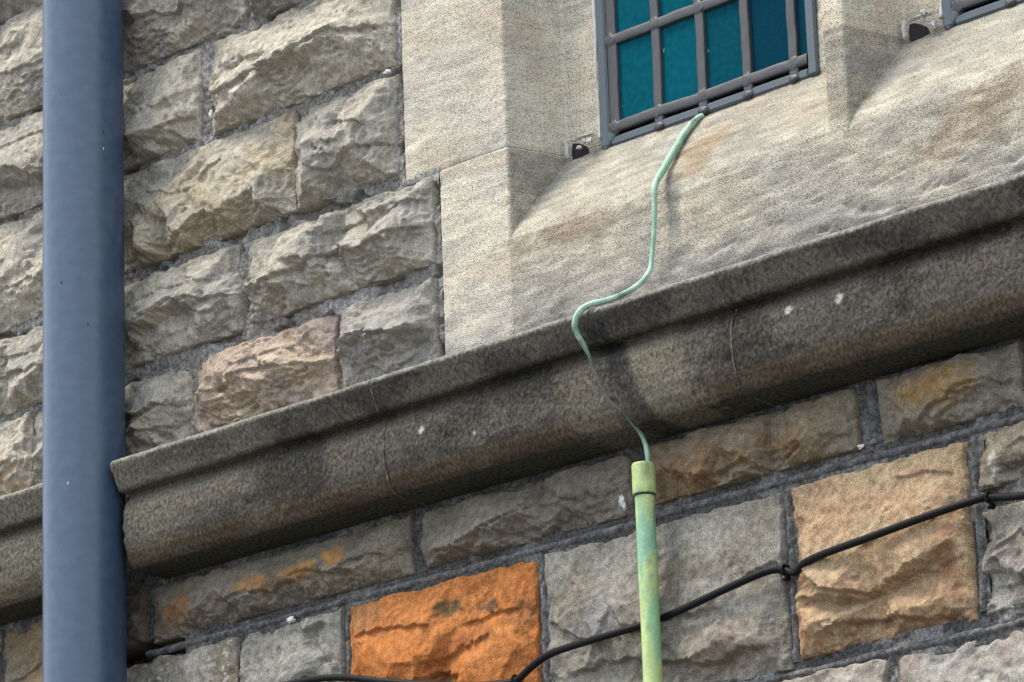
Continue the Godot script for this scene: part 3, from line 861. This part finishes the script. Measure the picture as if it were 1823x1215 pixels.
func build_string(b: Node3D):
	var s := node("string_course", b)
	tag(s, "dark weathered moulded stone band running across the wall")
	var prof := [[0.0, 2.997], [0.05, 3.0005], [0.062, 3.003], [0.070, 3.009], [0.077, 3.022], [0.082, 3.042], [0.0845, 3.065], [0.0835, 3.088], [0.079, 3.102], [0.070, 3.112], [0.069, 3.1165], [0.074, 3.1178], [0.0895, 3.1185], [0.0935, 3.121], [0.1095, 3.156], [0.1095, 3.1605], [0.106, 3.164], [0.06, 3.183], [-0.01, 3.212]]
	var pr := []
	for k in prof.size() - 1:
		var a := Vector2(prof[k][0], prof[k][1])
		var c := Vector2(prof[k + 1][0], prof[k + 1][1])
		var n := maxi(1, int(a.distance_to(c) / 0.0025))
		for t in n: pr.append(a.lerp(c, float(t) / n))
	pr.append(Vector2(-0.01, 3.212))
	var g := 0.0028
	for q in [[-1.75, -0.885, 1], [-0.739, -0.1782, 0], [-0.1774, 0.4718, 0], [0.4726, 1.45, 0]]:
		var nx := int((q[1] - q[0]) / g) + 1
		var p := PackedVector3Array()
		var cc := PackedColorArray()
		for j in pr.size():
			for i in nx:
				var x := lerpf(q[0], q[1], float(i) / (nx - 1))
				var v := Vector3(x, pr[j].y, pr[j].x)
				var d := n_mid.get_noise_3d(v.x * 0.5, v.y, v.z) * 0.0016 + n_low.get_noise_3d(v.x * 1.5, v.y * 2.0, v.z) * 0.002 + n_fine.get_noise_3d(v.x, v.y, v.z) * 0.0009
				d -= 0.0028 * sstep(0.35, 0.65, n_warp.get_noise_3d(v.x * 0.7, v.y, v.z))
				var e := minf(x - q[0], q[1] - x)
				d -= 0.0012 * (1.0 - sstep(0.0, 0.004, e))
				v += Vector3(0, -0.15 if pr[j].y < 3.01 else 0.3, 1) * d
				p.append(v)
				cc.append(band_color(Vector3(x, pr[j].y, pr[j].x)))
		var am := ArrayMesh.new()
		grid_surface(am, nx, pr.size(), p, cc)
		for side in [0, nx - 1]:
			var ep := PackedVector3Array()
			var ec := PackedColorArray()
			for j in pr.size():
				var edge := p[j * nx + side]
				var back := Vector3(edge.x, clampf(edge.y, 3.0, 3.2), -0.02)
				ep.append_array([back, edge] if side == 0 else [edge, back])
				ec.append_array([cc[j * nx + side], cc[j * nx + side]])
			grid_surface(am, 2, pr.size(), ep, ec)
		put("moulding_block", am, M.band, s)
	# pale mortar in the joints between the blocks
	for x in [-0.1778, 0.4722]:
		var p := PackedVector3Array()
		for j in pr.size():
			for i in 3:
				var v := Vector3(x + (i - 1) * 0.0012, pr[j].y, pr[j].x + 0.0007)
				p.append(v + Vector3(0, 0.2, 1) * n_mid.get_noise_3d(v.x, v.y * 0.5, v.z) * 0.0012)
		var c := PackedColorArray()
		for v in p:
			var k := 0.75 + n_mid.get_noise_3d(v.x, v.y, v.z) * 0.9
			c.append(Color(0.25 * k, 0.235 * k, 0.2 * k))
		var am := ArrayMesh.new()
		grid_surface(am, 3, pr.size(), p, c)
		put("joint", am, M.mortar, s)

func band_color(q: Vector3) -> Color:
	var lo := n_low.get_noise_3d(q.x * 0.8 + 8.0, q.y * 1.5, q.z)
	var m := n_mid.get_noise_3d(q.x, q.y, q.z + 6.0)
	var f := n_fine.get_noise_3d(q.x, q.y, q.z)
	var c := Color(0.15, 0.136, 0.112).lerp(Color(0.078, 0.071, 0.061), sstep(-0.25, 0.3, lo + m * 0.35))
	# cleaner, paler stone towards the stopped end
	c = c.lerp(Color(0.235, 0.215, 0.168), 0.85 * (1.0 - sstep(-0.75, -0.35, q.x + lo * 0.2)))
	# grey lichen crumbs, ochre algae low down
	c = c.lerp(Color(0.30, 0.28, 0.23), 0.4 * sstep(0.3, 0.7, f + m * 0.5))
	c = c.lerp(Color(0.05, 0.045, 0.04), 0.6 * sstep(0.3, 0.6, -f + m * 0.3))
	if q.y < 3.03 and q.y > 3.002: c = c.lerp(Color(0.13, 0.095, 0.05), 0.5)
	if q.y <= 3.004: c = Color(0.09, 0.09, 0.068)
	# run-off stain with the copper's shadow painted into it, and a pale halo
	if q.y < 3.118:
		var cx := lerpf(0.262, 0.300, (3.118 - q.y) / 0.1)
		var t := absf(q.x - cx) / 0.021 + m * 0.4
		c = c.lerp(Color(0.27, 0.245, 0.185), 0.7 * (1.0 - sstep(0.5, 1.2, absf(q.x - cx - 0.055) / 0.06 + m * 0.8)))
		c = c.lerp(Color(0.26, 0.235, 0.175), 0.45 * (1.0 - sstep(0.5, 1.2, absf(q.x - cx + 0.075) / 0.05 + m * 0.8)))
		c = c.lerp(Color(0.05, 0.05, 0.055), 0.65 * (1.0 - sstep(0.55, 1.1, t)))
	if q.y >= 3.105 and q.y < 3.16: c = c.lerp(Color(0.035, 0.035, 0.035), 0.7 * (1.0 - sstep(0.5, 1.1, absf(q.x - 0.252) / 0.024 + m * 0.4)) * sstep(3.165, 3.13, q.y))  # the dark beside the copper at the lip: wet stain plus painted shadow
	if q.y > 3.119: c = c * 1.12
	if q.y > 3.157: c = c.lerp(Color(0.38, 0.37, 0.32), 0.65 + m * 0.6)  # pale lip edge: a highlight put into the colour
	for d in [[-0.1, 3.077, 0.006], [0.57, 3.088, 0.007], [0.655, 3.085, 0.007], [0.0, 3.05, 0.003]]:
		c = c.lerp(Color(0.6, 0.58, 0.52), 1.0 - sstep(0.6, 1.1, Vector2(q.x - d[0], q.y - d[1]).length() / d[2] + m * 0.9))
	return c

func build_window(b: Node3D, dx: float):
	var w := node("leaded_window", b, Vector3(dx, 0, 0))
	if dx == 0.0: tag(w, "leaded window with teal glass, left of the mullion")
	else: tag(w, "leaded window in the upper right corner, only its foot showing")
	var z := -0.1
	var top := 4.3
	# outer frame: two upright members, the foot, the head
	put("frame", box(Vector3(0.0985, 3.483, z - 0.02), Vector3(0.1165, top, z + 0.006), 0.003), M.zinc, w)
	put("frame", box(Vector3(0.484, 3.483, z - 0.02), Vector3(0.502, top, z + 0.006), 0.003), M.zinc, w)
	put("frame", box(Vector3(0.1166, 3.4825, z - 0.02), Vector3(0.4839, 3.497, z + 0.004), 0.003), M.zinc, w)
	put("frame", box(Vector3(0.1166, top - 0.02, z - 0.02), Vector3(0.4839, top, z + 0.004), 0.003), M.zinc, w)
	var xs := [0.1275, 0.2105, 0.2935, 0.3757, 0.4587]
	var ys := [3.5095, 3.6425, 3.7755, 3.9085, 4.0415, 4.1745]
	for k in xs.size():
		put("lead_bar", bar(Vector3(xs[k], 3.4845 if k else 3.5095, z + 0.004), Vector3(xs[k], top - 0.02, z + 0.004), 0.0079 if k else 0.0092, k * 3.0 + dx), M.lead, w)
	for k in ys.size():
		put("lead_bar", bar(Vector3(0.117, ys[k], z + 0.0045), Vector3(0.484, ys[k], z + 0.0045), 0.0078, 20.0 + k * 3.0 + dx), M.lead, w)
	# soldered crossings
	for y in ys.slice(0, 3):
		for k in xs.size():
			put("solder_joint", lump(Vector3(xs[k], y, z + 0.0045), Vector3(0.0105, 0.0105, 0.0026), k * 2.0 + y * 7.0 + dx, 0.35), M.lead, w)
	for k in range(1, xs.size()):
		put("solder_joint", lump(Vector3(xs[k], 3.4875, z + 0.004), Vector3(0.0095, 0.006, 0.004), k * 2.0 + dx, 0.3), M.lead, w)
	# the mitred strip at the lower left corner
	put("corner_strip", bar(Vector3(0.1025, 3.4855, z + 0.004), Vector3(0.1265, 3.508, z + 0.004), 0.0085, 50.0 + dx), M.zinc, w)
	var edges := xs.duplicate()
	edges.append(0.487)
	var tilt := RandomNumberGenerator.new()
	tilt.seed = 5
	for i in edges.size() - 1:
		for j in ys.size():
			var y1: float = ys[j + 1] if j + 1 < ys.size() else top - 0.01
			var pm := BoxMesh.new()
			pm.size = Vector3(edges[i + 1] - edges[i] - 0.002, y1 - ys[j] - 0.002, 0.004)
			var o := put("pane", pm, M.glass if i < 2 else (M.glass_mid if i == 2 else M.glass_dark), w)
			o.position = Vector3((edges[i] + edges[i + 1]) / 2, (y1 + ys[j]) / 2, z - 0.003)
			o.rotation_degrees = Vector3(tilt.randf_range(-0.6, 0.6), tilt.randf_range(-0.6, 0.6), 0)
	# white sealant: along the left edge, crumbled at the foot, drips on the glass
	var path := []
	for k in 16:
		path.append([0.0965 + 0.0012 * sin(k * 2.1), 3.50 + k * 0.05, z + 0.004 + 0.001 * sin(k * 3.7), 0.0024 + 0.0012 * sin(k * 5.3 + dx)])
	put("sealant", tube(path, 8, 6, null, 0.002), M.sealant, w)
	var r := RandomNumberGenerator.new()
	r.seed = 31 + int(dx * 10)
	for k in 7:
		put("sealant_crumb", lump(Vector3(0.094 - r.randf() * 0.028, 3.4885 + r.randf() * 0.022, z + 0.008 + r.randf() * 0.012), Vector3(0.0018 + r.randf() * 0.0034, 0.0016 + r.randf() * 0.0028, 0.0025), k * 1.7 + dx, 1.2), M.sealant, w)
	put("sealant_flap", lump(Vector3(0.069, 3.508, z + 0.012), Vector3(0.020, 0.0022, 0.004), 3.3 + dx, 0.8), M.sealant, w)
	put("sealant_flap", lump(Vector3(0.0385, 3.497, z + 0.010), Vector3(0.0025, 0.013, 0.004), 6.3 + dx, 0.8), M.sealant, w)
	put("hole_shade_patch", prism([[0.0405, 3.484], [0.0585, 3.484], [0.0735, 3.486], [0.069, 3.496], [0.0595, 3.5025], [0.049, 3.507], [0.0415, 3.508], [0.039, 3.497]], z - 0.003, z + 0.0012), M.dark, w)  # thin dark patch stands in for the shade inside the hole
	for d in [[0.3035, 3.575, 0.002, 0.009], [0.3045, 3.548, 0.0015, 0.004], [0.2215, 3.60, 0.0012, 0.006], [0.139, 3.585, 0.0012, 0.004], [0.139, 3.54, 0.001, 0.003], [0.3035, 3.525, 0.0014, 0.005]]:
		put("paint_drip", lump(Vector3(d[0], d[1], z - 0.0025), Vector3(d[2], d[3], 0.0015), d[1] * 9.0, 0.9), M.sealant, w)

# a flat, round-backed lead bar
func bar(a: Vector3, c: Vector3, half: float, sd: float) -> ArrayMesh:
	var d := (c - a).normalized()
	var s := Vector3(d.y, -d.x, 0)
	var ny := int(a.distance_to(c) / 0.006) + 2
	var prof := [[-1.0, -0.006], [-1.0, -0.0005], [-0.85, 0.0009], [-0.3, 0.0014], [0.3, 0.0014], [0.85, 0.0009], [1.0, -0.0005], [1.0, -0.006]]
	var p := PackedVector3Array()
	for j in ny:
		var q := a.lerp(c, float(j) / (ny - 1))
		var wv := n_low.get_noise_2d(q.x * 2.0 + sd, q.y * 2.0) * 0.0016
		for r in prof:
			p.append(q + s * (r[0] * half + wv) + Vector3(0, 0, r[1] + n_warp.get_noise_2d(q.x + sd + r[0], q.y) * 0.0007))
	var am := ArrayMesh.new()
	grid_surface(am, prof.size(), ny, p, PackedColorArray())
	return am

func build_services():
	# drainpipe
	var dp := node("drainpipe", self, Vector3(-0.8145, 0, 0.0955))
	tag(dp, "blue grey painted round drainpipe standing upright at the left", "drainpipe")
	put("pipe", lathe(Vector3.ZERO, rows_between(0.0, 4.6, 0.0632, 0.0632, 0.03), 96, null, 0.0006), M.pipe, dp)
	var r := RandomNumberGenerator.new()
	r.seed = 77
	for k in 5:
		var th := r.randf_range(0.2, 1.4)
		var y := r.randf_range(2.85, 3.95)
		put("paint_chip", lump(Vector3(sin(th) * 0.0631, y, cos(th) * 0.0631), Vector3(0.0009, r.randf_range(0.001, 0.003), 0.0009), k * 3.0, 0.9), M.sealant if k % 3 == 0 else M.dark, dp)
	# pale green conduit with its collar
	var gs := func(q: Vector3) -> Color:
		var a := n_low.get_noise_3d(q.x * 2.0, q.y * 1.1, q.z * 2.0)
		var m := n_mid.get_noise_3d(q.x, q.y * 0.6, q.z)
		var c := Color(0.42, 0.53, 0.21).lerp(Color(0.24, 0.45, 0.23), sstep(0.02, 0.22, a + m * 0.55))
		var band := 1.0 - sstep(0.02, 0.05, absf(q.y - 2.845) + m * 0.06)
		c = c.lerp(Color(0.19, 0.40, 0.27), band * 0.85)
		c = c.lerp(Color(0.22, 0.26, 0.1), 0.75 * sstep(0.28, 0.45, m))
		if q.y > 2.935: c = c.lerp(Color(0.2, 0.22, 0.1), 0.6 * sstep(-0.1, 0.3, m))
		return c * (1.0 + m * 0.3)
	var cd := node("conduit", self, Vector3(0.2748, 0, 0.045))
	tag(cd, "pale green upright metal conduit pipe with a collar at its top end", "conduit")
	put("pipe", lathe(Vector3.ZERO, rows_between(0.0, 2.925, 0.0132, 0.0132, 0.01), 32, gs, 0.0005), M.conduit, cd)
	put("collar", lathe(Vector3.ZERO, [[2.9105, 0.0138], [2.9108, 0.0148], [2.912, 0.0158], [2.9235, 0.0159], [2.936, 0.0157], [2.949, 0.0159], [2.952, 0.0154], [2.9535, 0.0142], [2.953, 0.0118], [2.945, 0.0110], [2.93, 0.0108]], 40, gs, 0.0006), M.conduit, cd)
	put("ring_gap", lathe(Vector3.ZERO, [[2.9080, 0.0138], [2.9083, 0.0145], [2.9102, 0.0145], [2.9105, 0.0138]], 32), M.dark, cd)
	# green copper tape that leaves the window foot and drops into the conduit
	var vs := func(q: Vector3) -> Color:
		var m := n_mid.get_noise_3d(q.x, q.y, q.z)
		var c := Color(0.23, 0.40, 0.29).lerp(Color(0.38, 0.53, 0.41), sstep(-0.2, 0.4, m))
		c = c.lerp(Color(0.12, 0.18, 0.14), 0.8 * sstep(0.28, 0.5, n_warp.get_noise_3d(q.x, q.y, q.z)))
		if q.y < 3.135: c = c.lerp(Color(0.05, 0.055, 0.052), 0.94 * sstep(3.135, 3.085, q.y) * sstep(2.985, 3.02, q.y))  # copper in shade under the lip, painted into its colour
		return c
	var gpath := [[0.2915, 3.4795, -0.096, 0.0050], [0.288, 3.4722, -0.0845, 0.0052], [0.2845, 3.451, -0.0655, 0.0058], [0.2872, 3.4184, -0.0385, 0.0059], [0.2935, 3.3815, -0.0063, 0.0062], [0.2940, 3.3549, 0.0135, 0.0054], [0.2943, 3.3331, 0.019, 0.0042], [0.2929, 3.2929, 0.02, 0.0038], [0.2867, 3.2545, 0.020, 0.0038], [0.2874, 3.2235, 0.03, 0.0040], [0.2827, 3.1977, 0.055, 0.0044], [0.2678, 3.1792, 0.085, 0.0048], [0.2491, 3.1699, 0.110, 0.0050], [0.2381, 3.160, 0.120, 0.0052], [0.231, 3.1464, 0.121, 0.0050], [0.227, 3.1353, 0.114, 0.0046], [0.2323, 3.1091, 0.100, 0.0036], [0.2353, 3.0881, 0.0925, 0.0018], [0.2451, 3.0628, 0.092, 0.0015], [0.2574, 3.0379, 0.088, 0.0015], [0.2708, 3.0211, 0.0815, 0.0018], [0.2745, 3.009, 0.066, 0.0030], [0.2735, 2.9947, 0.045, 0.0036], [0.2784, 2.9739, 0.041, 0.0040], [0.2816, 2.9492, 0.043, 0.0038], [0.2816, 2.935, 0.045, 0.0036]]
	for q in gpath: q[3] *= 0.86
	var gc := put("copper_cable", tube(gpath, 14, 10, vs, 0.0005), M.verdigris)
	tag(gc, "pale green copper cable bent over the moulded band from window to conduit", "cable")
	# black cable on clips
	var bp := []
	for q in [[-0.75, 2.752, 0.03], [-0.60, 2.772, 0.028], [-0.5, 2.778, 0.03], [-0.4079, 2.778, 0.028], [-0.3266, 2.7687, 0.03], [-0.2248, 2.7435, 0.034], [-0.093, 2.7157, 0.033], [-0.0071, 2.7055, 0.026], [0.012, 2.7095, 0.022], [0.0387, 2.7214, 0.024], [0.0731, 2.732, 0.024], [0.1329, 2.7343, 0.030], [0.1919, 2.7358, 0.033], [0.2424, 2.7404, 0.026], [0.2807, 2.744, 0.0245], [0.3271, 2.7476, 0.032], [0.4065, 2.7619, 0.030], [0.46, 2.7723, 0.022], [0.4826, 2.7704, 0.015], [0.5037, 2.7632, 0.018], [0.5302, 2.7695, 0.029], [0.5778, 2.7726, 0.038], [0.6456, 2.7774, 0.041], [0.7337, 2.7884, 0.034], [0.8016, 2.798, 0.020], [0.8189, 2.7976, 0.015], [0.8736, 2.788, 0.021], [0.95, 2.783, 0.028], [1.1, 2.79, 0.028], [1.3, 2.80, 0.02]]:
		bp.append([q[0], q[1], q[2], 0.0051])
	var bc := put("black_cable", tube(bp, 12, 8), M.rubber)
	tag(bc, "thin black cable running across the lower wall over the orange stones", "cable")
	var where := [["black cable clip on the joint left of the tan orange stone", Vector3(0.4845, 2.7702, 0.0155)], ["black cable clip on the joint right of the tan orange stone", Vector3(0.8175, 2.7976, 0.0155)], ["black cable clip at the lower right corner of the bright orange stone", Vector3(0.004, 2.7075, 0.0225)]]
	for q in where:
		var c := node("cable_clip", self, q[1])
		c.scale = Vector3.ONE * 0.78
		tag(c, q[0], "clip", "clips holding the black cable")
		put("saddle", tube([[-0.0005, 0.0075, -0.012, 0.0026], [0.0, 0.0085, 0.001, 0.0026], [0.0, 0.0055, 0.0065, 0.0026], [0.0, 0.0, 0.008, 0.0026], [0.0, -0.0055, 0.0065, 0.0026], [0.0, -0.0085, 0.001, 0.0026], [0.0, -0.0085, -0.012, 0.0026]], 10, 5), M.rubber, c)
		put("nail_block", box(Vector3(-0.0045, -0.0175, -0.012), Vector3(0.0045, -0.0082, 0.004), 0.002), M.rubber, c)
		put("nail_head", lump(Vector3(0, -0.013, 0.005), Vector3(0.0034, 0.0034, 0.0018), 2.0, 0.1), M.lead, c)
